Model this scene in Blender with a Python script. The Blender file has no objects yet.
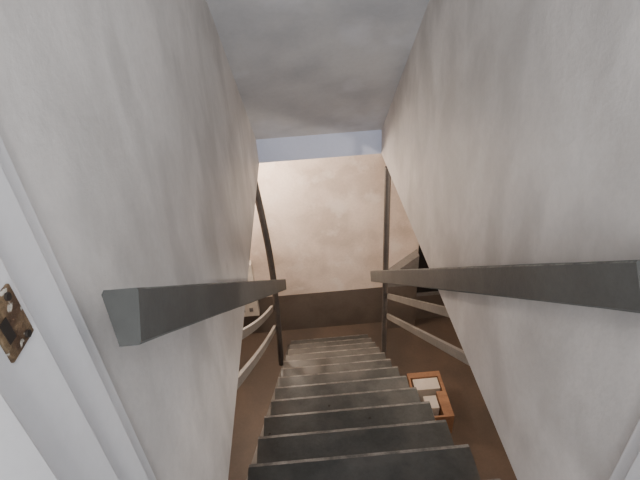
import bpy, bmesh, math, random
from mathutils import Vector, Matrix
Z0=4.05
XL,XR=-0.32,0.565
ZC=-1.45      # lower ceiling level
YE=3.2        # far end of stairwell opening
YW=4.15       # far wall
ZF=-4.05
def col(c): return (c[0],c[1],c[2],1)
def new_mat(n,c1,c2=None,scale=3,rough=.7,bump=.1,stretch=(1,1,1),fine=40,fineamt=.25,spots=None,p0=.38,p1=.62,dist=.4,rot=(0,0,0),patch=None):
    m=bpy.data.materials.new(n); m.use_nodes=True; nt=m.node_tree; N=nt.nodes; L=nt.links
    b=N['Principled BSDF']; b.inputs['Roughness'].default_value=rough
    c2=c2 or tuple(x*.8 for x in c1)
    tc=N.new('ShaderNodeNewGeometry'); mp=N.new('ShaderNodeMapping'); mp.inputs['Scale'].default_value=stretch; mp.inputs['Rotation'].default_value=rot
    L.new(tc.outputs['Position'],mp.inputs['Vector'])
    n1=N.new('ShaderNodeTexNoise'); n1.inputs['Scale'].default_value=scale; n1.inputs['Detail'].default_value=4; n1.inputs['Roughness'].default_value=.5; n1.inputs['Distortion'].default_value=dist
    L.new(mp.outputs[0],n1.inputs['Vector'])
    r=N.new('ShaderNodeValToRGB'); r.color_ramp.elements[0].position=p0; r.color_ramp.elements[1].position=p1
    r.color_ramp.elements[0].color=col(c2); r.color_ramp.elements[1].color=col(c1)
    L.new(n1.outputs['Fac'],r.inputs[0])
    n2=N.new('ShaderNodeTexNoise'); n2.inputs['Scale'].default_value=fine; n2.inputs['Detail'].default_value=8; n2.inputs['Roughness'].default_value=.7
    L.new(tc.outputs['Position'],n2.inputs['Vector'])
    r2=N.new('ShaderNodeValToRGB'); r2.color_ramp.elements[0].position=.3; r2.color_ramp.elements[1].position=.6
    k=1-fineamt; r2.color_ramp.elements[0].color=(k,k,k,1); r2.color_ramp.elements[1].color=(1,1,1,1)
    L.new(n2.outputs['Fac'],r2.inputs[0])
    mx=N.new('ShaderNodeMix'); mx.data_type='RGBA'; mx.blend_type='MULTIPLY'; mx.inputs[0].default_value=1
    L.new(r.outputs[0],mx.inputs[6]); L.new(r2.outputs[0],mx.inputs[7])
    out=mx.outputs[2]
    def layer(out,c,sc,pp,soft,amt,det):
        n3=N.new('ShaderNodeTexNoise'); n3.inputs['Scale'].default_value=sc; n3.inputs['Detail'].default_value=det
        L.new(mp.outputs[0] if soft>.1 else tc.outputs['Position'],n3.inputs['Vector'])
        r3=N.new('ShaderNodeValToRGB'); r3.color_ramp.elements[0].position=pp; r3.color_ramp.elements[1].position=pp+soft
        r3.color_ramp.elements[0].color=(0,0,0,1); r3.color_ramp.elements[1].color=(amt,amt,amt,1)
        L.new(n3.outputs['Fac'],r3.inputs[0])
        m3=N.new('ShaderNodeMix'); m3.data_type='RGBA'; L.new(r3.outputs[0],m3.inputs[0]); L.new(out,m3.inputs[6]); m3.inputs[7].default_value=col(c); return m3.outputs[2]
    if patch: out=layer(out,patch[0],patch[1],patch[2],.12,patch[3],6)
    if spots: out=layer(out,spots[0],spots[1],spots[2],.04,1,5)
    L.new(out,b.inputs['Base Color'])
    if bump:
        bp=N.new('ShaderNodeBump'); bp.inputs['Strength'].default_value=bump; bp.inputs['Distance'].default_value=.01
        L.new(n2.outputs['Fac'],bp.inputs['Height']); L.new(bp.outputs[0],b.inputs['Normal'])
    return m
M_wall=new_mat('plaster_mottled',(.70,.675,.655),(.53,.51,.492),scale=2.4,rough=.6,bump=.15,stretch=(1,1.5,.9),rot=(.6,0,0),fine=45,fineamt=.08,p0=.34,p1=.64,dist=.5,patch=((.42,.405,.392),3.0,.53,.5))
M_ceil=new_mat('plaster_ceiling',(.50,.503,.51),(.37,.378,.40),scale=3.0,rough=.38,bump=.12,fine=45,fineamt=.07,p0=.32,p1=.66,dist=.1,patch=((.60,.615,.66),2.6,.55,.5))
M_head=new_mat('header_blue_paint',(.54,.60,.76),(.48,.54,.70),rough=.5,bump=.05,fineamt=.05)
M_far=new_mat('plaster_cream',(.84,.72,.63),(.66,.55,.47),scale=3,rough=.8,bump=.15,fineamt=.12,patch=((.88,.81,.75),5,.56,.5))
M_dado=new_mat('dado_brown_paint',(.155,.13,.112),(.12,.10,.085),rough=.55,fineamt=.15)
M_low=new_mat('lower_ceiling_paint',(.6,.58,.56),rough=.8)
M_floor=new_mat('wood_floor_brown',(.135,.10,.078),(.095,.075,.062),scale=2,rough=.5,fineamt=.15,bump=.05)
M_stair=new_mat('stair_grey_paint',(.112,.112,.106),(.07,.072,.068),scale=6,rough=.33,bump=.12,fine=60,fineamt=.22,spots=((.03,.025,.02),16,.71),patch=((.14,.13,.12),5,.55,.5))
M_edge=new_mat('stair_worn_nosing',(.25,.24,.225),(.11,.11,.105),scale=14,rough=.5,bump=.3,fine=80,fineamt=.4)
M_string=new_mat('stringer_grey_paint',(.10,.095,.085),(.07,.065,.06),rough=.6,fineamt=.25)
M_rail=new_mat('rail_grey_paint',(.085,.088,.084),(.066,.069,.066),scale=5,rough=.6,bump=.15,fine=50,fineamt=.2)
M_railedge=new_mat('rail_worn_edge',(.20,.21,.19),(.075,.078,.075),scale=25,rough=.6,bump=.3,fine=90,fineamt=.5)
M_railend=new_mat('rail_end_shade_paint',(.045,.047,.045),(.035,.037,.035),rough=.8,fineamt=.2)  # rail paint darkened for the cut ends: their shade is put into the colour
M_post=new_mat('post_dark_paint',(.11,.095,.085),(.075,.065,.06),rough=.5,fineamt=.3)
M_mid=new_mat('midrail_grey_paint',(.24,.225,.205),(.17,.16,.145),rough=.5,fineamt=.2)
M_white=new_mat('door_frame_white_gloss',(.74,.74,.75),(.67,.672,.69),scale=3,rough=.3,bump=.06,stretch=(3,3,.5),fineamt=.05)
M_brass=new_mat('rusty_brass',(.30,.21,.12),(.11,.065,.04),scale=40,rough=.45,bump=.5,fine=150,fineamt=.5,spots=((.6,.57,.5),60,.60))
M_brass.node_tree.nodes['Principled BSDF'].inputs['Metallic'].default_value=.4
M_dark=new_mat('dark_void',(.015,.013,.013),rough=.8,bump=0)
M_orange=new_mat('orange_wood',(.40,.22,.125),(.31,.17,.10),stretch=(1,6,1),rough=.5,fineamt=.2)
M_paper=new_mat('white_card',(.78,.73,.66),rough=.7,fineamt=.05)
M_grey=new_mat('grey_boxing_paint',(.24,.23,.22),rough=.5)
M_hole=new_mat('screw_dark',(.02,.015,.012),rough=.6,bump=0)

def mesh(name,verts,faces,mats,parent=None,mi=None,bevel=0,smooth=False):
    me=bpy.data.meshes.new(name)
    me.from_pydata([(x,y,z+Z0) for x,y,z in verts],[],faces)
    bm=bmesh.new(); bm.from_mesh(me); bmesh.ops.recalc_face_normals(bm,faces=bm.faces); bm.to_mesh(me); bm.free()
    if not isinstance(mats,(list,tuple)): mats=[mats]
    for m in mats: me.materials.append(m)
    if mi:
        for i,p in enumerate(me.polygons): p.material_index=mi[i]
    o=bpy.data.objects.new(name,me); bpy.context.collection.objects.link(o)
    if parent: o.parent=parent
    if bevel:
        b=o.modifiers.new('b','BEVEL'); b.width=bevel; b.segments=2; b.limit_method='ANGLE'
    if smooth:
        for p in me.polygons: p.use_smooth=True
    return o
def boxvf(x0,x1,y0,y1,z0,z1):
    v=[(x0,y0,z0),(x1,y0,z0),(x1,y1,z0),(x0,y1,z0),(x0,y0,z1),(x1,y0,z1),(x1,y1,z1),(x0,y1,z1)]
    f=[(0,3,2,1),(4,5,6,7),(0,1,5,4),(1,2,6,5),(2,3,7,6),(3,0,4,7)]
    return v,f
def box(name,x0,x1,y0,y1,z0,z1,mat,parent=None,bevel=0):
    v,f=boxvf(x0,x1,y0,y1,z0,z1); return mesh(name,v,f,mat,parent,bevel=bevel)
def prismX(name,x0,x1,prof,mat,parent=None,bevel=0):
    n=len(prof); v=[(x0,y,z) for y,z in prof]+[(x1,y,z) for y,z in prof]
    f=[tuple(range(n)),tuple(range(n,2*n))]+[(i,(i+1)%n,n+(i+1)%n,n+i) for i in range(n)]
    return mesh(name,v,f,mat,parent,bevel=bevel)
def empty(name):
    e=bpy.data.objects.new(name,None); bpy.context.collection.objects.link(e); return e
def tube(name,pts,r,mat,parent=None,square=False):
    cu=bpy.data.curves.new(name,'CURVE'); cu.dimensions='3D'; cu.bevel_depth=r; cu.bevel_resolution=1 if square else 4; cu.use_fill_caps=True
    s=cu.splines.new('BEZIER'); s.bezier_points.add(len(pts)-1)
    for bp_,p in zip(s.bezier_points,pts):
        bp_.co=(p[0],p[1],p[2]+Z0); bp_.handle_left_type=bp_.handle_right_type='AUTO'
    o=bpy.data.objects.new(name,cu); bpy.context.collection.objects.link(o)
    cu.materials.append(mat)
    dg=bpy.context.evaluated_depsgraph_get(); me=bpy.data.meshes.new_from_object(o.evaluated_get(dg))
    bpy.data.objects.remove(o); o=bpy.data.objects.new(name,me); bpy.context.collection.objects.link(o)
    for p in me.polygons: p.use_smooth=True
    if parent: o.parent=parent
    return o

# ---------- room shell ----------
SL=.9; ZT=.9
def ceilz(y): return -1.27+(YE-y)*SL
YT=YE-(ZT+1.27)/SL
prof=[(-.1,ZC),(YE,ZC),(YE,ceilz(YE)),(YT,ZT),(-.1,ZT)]
prismX('wall_left',XL-.12,XL,prof,M_wall)
prismX('wall_right',XR,XR+.12,prof,M_wall)
prismX('ceiling',XL-.12,XR+.12,[(-2.6,ZT),(YT,ZT),(YE,ceilz(YE)),(YE+.1,ceilz(YE)),(YE+.1,ceilz(YE)+.12),(YT+.03,ZT+.12),(-2.6,ZT+.12)],M_ceil)
box('wall_header',XL-.12,XR+.12,YE,YE+.1,ZC,ceilz(YE),M_head)
y0,z0=.585,-1.36
box('floor_upper',XL-.12,XR+.12,-2.6,.52,ZC-.05,z0,M_floor)
LX,RX=-1.1,1.9
def wall_two(name,x0,x1,y0,y1,zd=-3.51):
    v1,f1=boxvf(x0,x1,y0,y1,ZF,zd); v2,f2=boxvf(x0,x1,y0,y1,zd,ZC)
    mesh(name,v1+v2,f1+[tuple(i+8 for i in f) for f in f2],[M_dado,M_far],mi=[0]*6+[1]*6)
wall_two('wall_far',LX-.1,RX+.1,YW,YW+.1)
wall_two('wall_lower_left',LX-.1,LX,.3,YW)
wall_two('wall_lower_right',RX,RX+.1,.3,YW)
wall_two('wall_lower_back',LX-.1,RX+.1,.2,.3)
box('floor',LX-.1,RX+.1,.2,YW+.1,ZF-.1,ZF,M_floor)
T=.05
v=[];f=[]
for b in [(LX-.1,XL-.12,.2,YW+.1),(XR+.12,RX+.1,.2,YW+.1),(XL-.12,XR+.12,YE+.1,YW+.1)]:
    a,c=boxvf(b[0],b[1],b[2],b[3],ZC,ZC+T); n=len(v); v+=a; f+=[tuple(i+n for i in q) for q in c]
mesh('ceiling_lower',v,f,M_low)

# ---------- staircase ----------
st=empty('staircase')
rise,run=.2,.255
sl=rise/run
SX0,SX1=XL+.002,XR-.004
y,z=y0+run,z0-rise
tv=[];tf=[];tm=[];rv=[];rf=[];k=0
random.seed(5)
while z>ZF+.05:
    yb=y-run-.0; yn=y
    pr=[(yb-.04,z-.03),(yb-.04,z),(yn-.022,z),(yn-.006,z-.005),(yn,z-.015),(yn-.005,z-.027),(yn-.015,z-.03)]
    nn=len(pr); b=len(tv)
    e1,e2=random.random()*.006,random.random()*.006
    tv+=[(SX0+e1,a,c) for a,c in pr]+[(SX1-e2,a,c) for a,c in pr]
    tf+= [tuple(b+i for i in range(nn)),tuple(b+nn+i for i in range(nn))]; tm+=[0,0]
    for i in range(nn):
        j=(i+1)%nn; tf.append((b+i,b+j,b+nn+j,b+nn+i)); tm.append(1 if i in(2,3,4) else 0)
    a,c=boxvf(SX0+.03,SX1-.03,yn-.045,yn-.027,z-rise,z-.03); b=len(rv); rv+=a; rf+=[tuple(i+b for i in q) for q in c]
    y+=run; z-=rise; k+=1
mesh('treads',tv,tf,[M_stair,M_edge],st,mi=tm)
mesh('risers',rv,rf,M_string,st)
yend=y-run
zz=lambda yy,h=0:z0-(yy-y0)*sl+h
for nm,xa,xb in (('stringer_1',XL+.012,XL+.034),('stringer_2',XR-.038,XR-.014)):
    pr=[(y0+.0,z0-rise-.03)]
    yy,z_=y0+run,z0-rise
    while z_>ZF+.05:
        pr.append((yy-.03,z_-.03)); 
        if z_-rise>ZF+.05: pr.append((yy-.03,z_-rise-.03))
        else: pr.append((yy-.03,ZF))
        yy+=run; z_-=rise
    pr+=[(yend-.32,ZF),(y0,z0-rise-.33)]
    prismX(nm,xa,xb,pr,M_string,st)
prismX('outer_string',XL-.030,XL-.002,[(y0,zz(y0)-.16),(yend+.02,zz(yend)-.10),(yend+.02,ZF),(yend-.25,ZF),(y0,zz(y0)-.46)],M_string,st)

# ---------- railings ----------
def sweep(name,pts,prof,mat,parent,segs=1,mats=None,edges=(),jit=0):
    vs=[];np_=len(prof);random.seed(3)
    A=[]
    for i in range(len(pts)-1):
        for s in range(segs):
            t=s/segs; A.append([pts[i][j]*(1-t)+pts[i+1][j]*t for j in range(4)])
    A.append(list(pts[-1]))
    d=Vector((0,pts[-1][1]-pts[0][1],pts[-1][2]-pts[0][2])).normalized(); nrm=Vector((0,-d.z,d.y))
    if nrm.z<0: nrm=-nrm
    for a in A:
        for (px,pz) in prof:
            w=(random.random()-.5)*jit
            vs.append((a[0]+px,a[1]+nrm.y*(pz*a[3]+w),a[2]+nrm.z*(pz*a[3]+w)))
    n=len(A)
    fs=[tuple(range(np_)),tuple((n-1)*np_+j for j in range(np_))]; mi=[2 if mats else 0]*2
    for i in range(n-1):
        for j in range(np_):
            k2=(j+1)%np_
            fs.append((i*np_+j,i*np_+k2,(i+1)*np_+k2,(i+1)*np_+j)); mi.append(1 if j in edges else 0)
    return mesh(name,vs,fs,mats or [mat],parent,mi=mi)
def railing(side):
    e=empty('stair_railing')
    rr=[(-.012,-.02),(-.012,.02),(.010,.02),(.010,-.02)]
    RM=[M_rail,M_railedge,M_railend]
    if side<0:
        pf=[(-.048,.034),(-.045,.040),(-.003,.040),(0,.037),(0,-.036),(-.004,-.040),(-.028,-.040)]
        sweep('handrail',[(-.228,.475,-.415,.92),(-.238,3.22,-2.60,1.15)],pf,None,e,segs=30,mats=RM,edges=(2,),jit=.0012)
        tube('post',[(-.345,2.93,ZC),(-.325,2.93,-1.75),(-.310,2.93,-2.1),(-.315,2.93,-2.6),(-.345,2.93,zz(2.93,-.06))],.026,M_post,e,True)
        px=-.355
        def bow(h,ys,dz):
            out=[]
            for i in range(9):
                t=i/8; q=4*t*(1-t); yy=ys+(2.95-ys)*t; out.append((px,yy,zz(yy,h)+dz*q,1))
            return out
        sweep('mid_rail_1',bow(.38,y0+(.38+z0-ZC)/sl,-.03),rr,M_mid,e)
        sweep('mid_rail_2',bow(.60,y0+(.60+z0-ZC)/sl,-.03),rr,M_mid,e)
    else:
        pf=[(.046,.034),(.042,.040),(.003,.040),(0,.037),(0,-.036),(.004,-.040),(.040,-.040)]
        sweep('handrail',[(.512,.555,-.515,1.05),(.487,3.2,-2.575,1.15)],pf,None,e,segs=30,mats=RM,edges=(2,),jit=.0012)
        tube('post',[(.572,2.97,ZC),(.572,2.97,-2.2),(.572,2.97,zz(2.97,-.06))],.023,M_post,e,True)
        px=.605
        for i,h in enumerate((.40,.62)):
            ys=y0+(h+z0-ZC)/sl
            sweep('mid_rail_%d'%(i+1),[(px,ys,zz(ys,h),1),(px-.01,2.97,zz(2.97,h),1)],rr,M_mid,e)
railing(-1); railing(1)

# ---------- door frame at the top of the stairs ----------
df=empty('door_frame')
def frame(side):
    X=XL if side<0 else XR; s=1 if side<0 else -1
    def bx(nm,d0,d1,y0,y1):
        a,b=X+s*d0,X+s*d1
        box(nm,min(a,b),max(a,b),y0,y1,-1.36,.82,M_white,df,bevel=.004)
    t='l' if side<0 else 'r'
    bx('architrave_back_'+t,0,.010,.36,.495)
    bx('architrave_bead_'+t,.0,.020,.38,.460)
    bx('jamb_'+t,0,.030,.10,.385)
    bx('stop_'+t,0,.048,-.02,.285)
frame(-1); frame(1)
box('head',XL,XR,-.02,.46,.74,.82,M_white,df)
xp=XL+.030
a,b=boxvf(xp-.001,xp+.0035,.328,.372,-.332,-.270)
mesh('strike_plate',a,b,M_brass,df,bevel=.0015)
box('latch_hole',xp+.003,xp+.0042,.334,.346,-.314,-.290,M_hole,df)
for zc in(-.325,-.277):
    tube('screw',[(xp+.002,.360,zc),(xp+.006,.360,zc)],.004,M_hole,df)

# ---------- things downstairs ----------
cr=empty('wooden_crate')
cx0,cx1,cy0,cy1,cz=.84,1.16,2.62,3.14,ZF
h=.26
box('side_1',cx0,cx0+.02,cy0,cy1,cz,cz+h,M_orange,cr)
box('side_2',cx1-.09,cx1,cy0,cy1-.24,cz,cz+h,M_orange,cr)
box('side_3',cx1-.03,cx1,cy1-.24,cy1,cz,cz+h,M_orange,cr)
box('end_1',cx0+.02,cx1-.09,cy0,cy0+.02,cz,cz+h,M_orange,cr)
box('end_2',cx0+.02,cx1-.03,cy1-.06,cy1,cz,cz+h,M_orange,cr)
box('base',cx0+.02,cx1-.09,cy0+.02,cy1-.06,cz,cz+.02,M_orange,cr)
box('card_1',cx0+.04,cx1-.04,cy1-.20,cy1-.07,cz+.02,cz+h-.01,M_paper,cr)
box('card_2',cx0+.10,cx1-.10,cy0+.12,cy1-.26,cz+.02,cz+h-.03,M_paper,cr)
pb=empty('pipe_boxing')
v=[(.80,YW-.12,-3.42),(1.13,YW-.12,-3.42),(1.13,YW-.12,-3.02),(.80,YW-.12,-3.28)]
v+= [(x,YW-.001,z) for x,_,z in v]
mesh('sloped_top',v,[(0,1,2,3),(4,5,6,7),(0,1,5,4),(1,2,6,5),(2,3,7,6),(3,0,4,7)],M_grey,pb)
box('lower_panel',.80,1.13,YW-.12,YW-.001,ZF,-3.42,M_dado,pb)
d=empty('window_1')
box('pane',1.15,1.62,YW-.02,YW-.001,-3.62,-2.86,M_dark,d)
box('frame_bottom',1.14,1.66,YW-.04,YW-.001,-3.66,-3.62,M_grey,d)
box('frame_top',1.14,1.66,YW-.04,YW-.001,-2.86,-2.83,M_grey,d)
box('frame_side',1.62,1.66,YW-.04,YW-.001,-3.62,-2.86,M_grey,d)
fb=empty('fuse_box')
box('case',-1.0,-.64,YW-.09,YW-.001,-3.70,-2.98,M_paper,fb,bevel=.008)
for j in range(4):
    for i in range(3): box('switch',-.92+.09*i,-.88+.09*i,YW-.10,YW-.09,-3.2-.14*j,-3.15-.14*j,M_grey,fb)

# ---------- lights ----------
def area(name,loc,rot,sx,sy,e,c):
    l=bpy.data.lights.new(name,'AREA'); l.shape='RECTANGLE'; l.size=sx; l.size_y=sy; l.energy=e; l.color=c
    o=bpy.data.objects.new(name,l); o.location=(loc[0],loc[1],loc[2]+Z0); o.rotation_euler=rot; bpy.context.collection.objects.link(o); return o
area('daylight_window_behind',(.12,-1.8,-.1),(math.radians(80),0,0),.85,1.3,82,(1,.985,.98))
area('landing_ceiling_light',(.12,-.1,.7),(math.radians(25),0,0),.6,.6,18,(1,.98,.96))
def point(name,loc,e,c,r=.08):
    l=bpy.data.lights.new(name,'POINT'); l.energy=e; l.color=c; l.shadow_soft_size=r
    o=bpy.data.objects.new(name,l); o.location=(loc[0],loc[1],loc[2]+Z0); bpy.context.collection.objects.link(o)
point('downstairs_lamp',(-.6,3.6,-1.8),62,(1,.83,.68))
point('downstairs_lamp_far',(1.3,2.0,-1.9),32,(1,.87,.74))
w=bpy.data.worlds.new('World'); bpy.context.scene.world=w; w.use_nodes=True
w.node_tree.nodes['Background'].inputs[0].default_value=(.75,.85,1,1); w.node_tree.nodes['Background'].inputs[1].default_value=.8

# ---------- camera ----------
p=math.radians(34); yw=math.radians(1.4)
F=Vector((math.sin(yw)*math.cos(p),math.cos(yw)*math.cos(p),-math.sin(p)))
R0=Vector((math.cos(yw),-math.sin(yw),0)); D0=F.cross(R0)
a=math.radians(4)
cxv=R0*math.cos(a)+D0*math.sin(a); dn=-R0*math.sin(a)+D0*math.cos(a)
m=Matrix(((cxv.x,-dn.x,-F.x,0),(cxv.y,-dn.y,-F.y,0),(cxv.z,-dn.z,-F.z,Z0),(0,0,0,1)))
cam=bpy.data.cameras.new('camera'); co=bpy.data.objects.new('camera',cam); bpy.context.collection.objects.link(co)
co.matrix_world=m; cam.sensor_width=36; cam.lens=27; cam.clip_start=.02
bpy.context.scene.camera=co
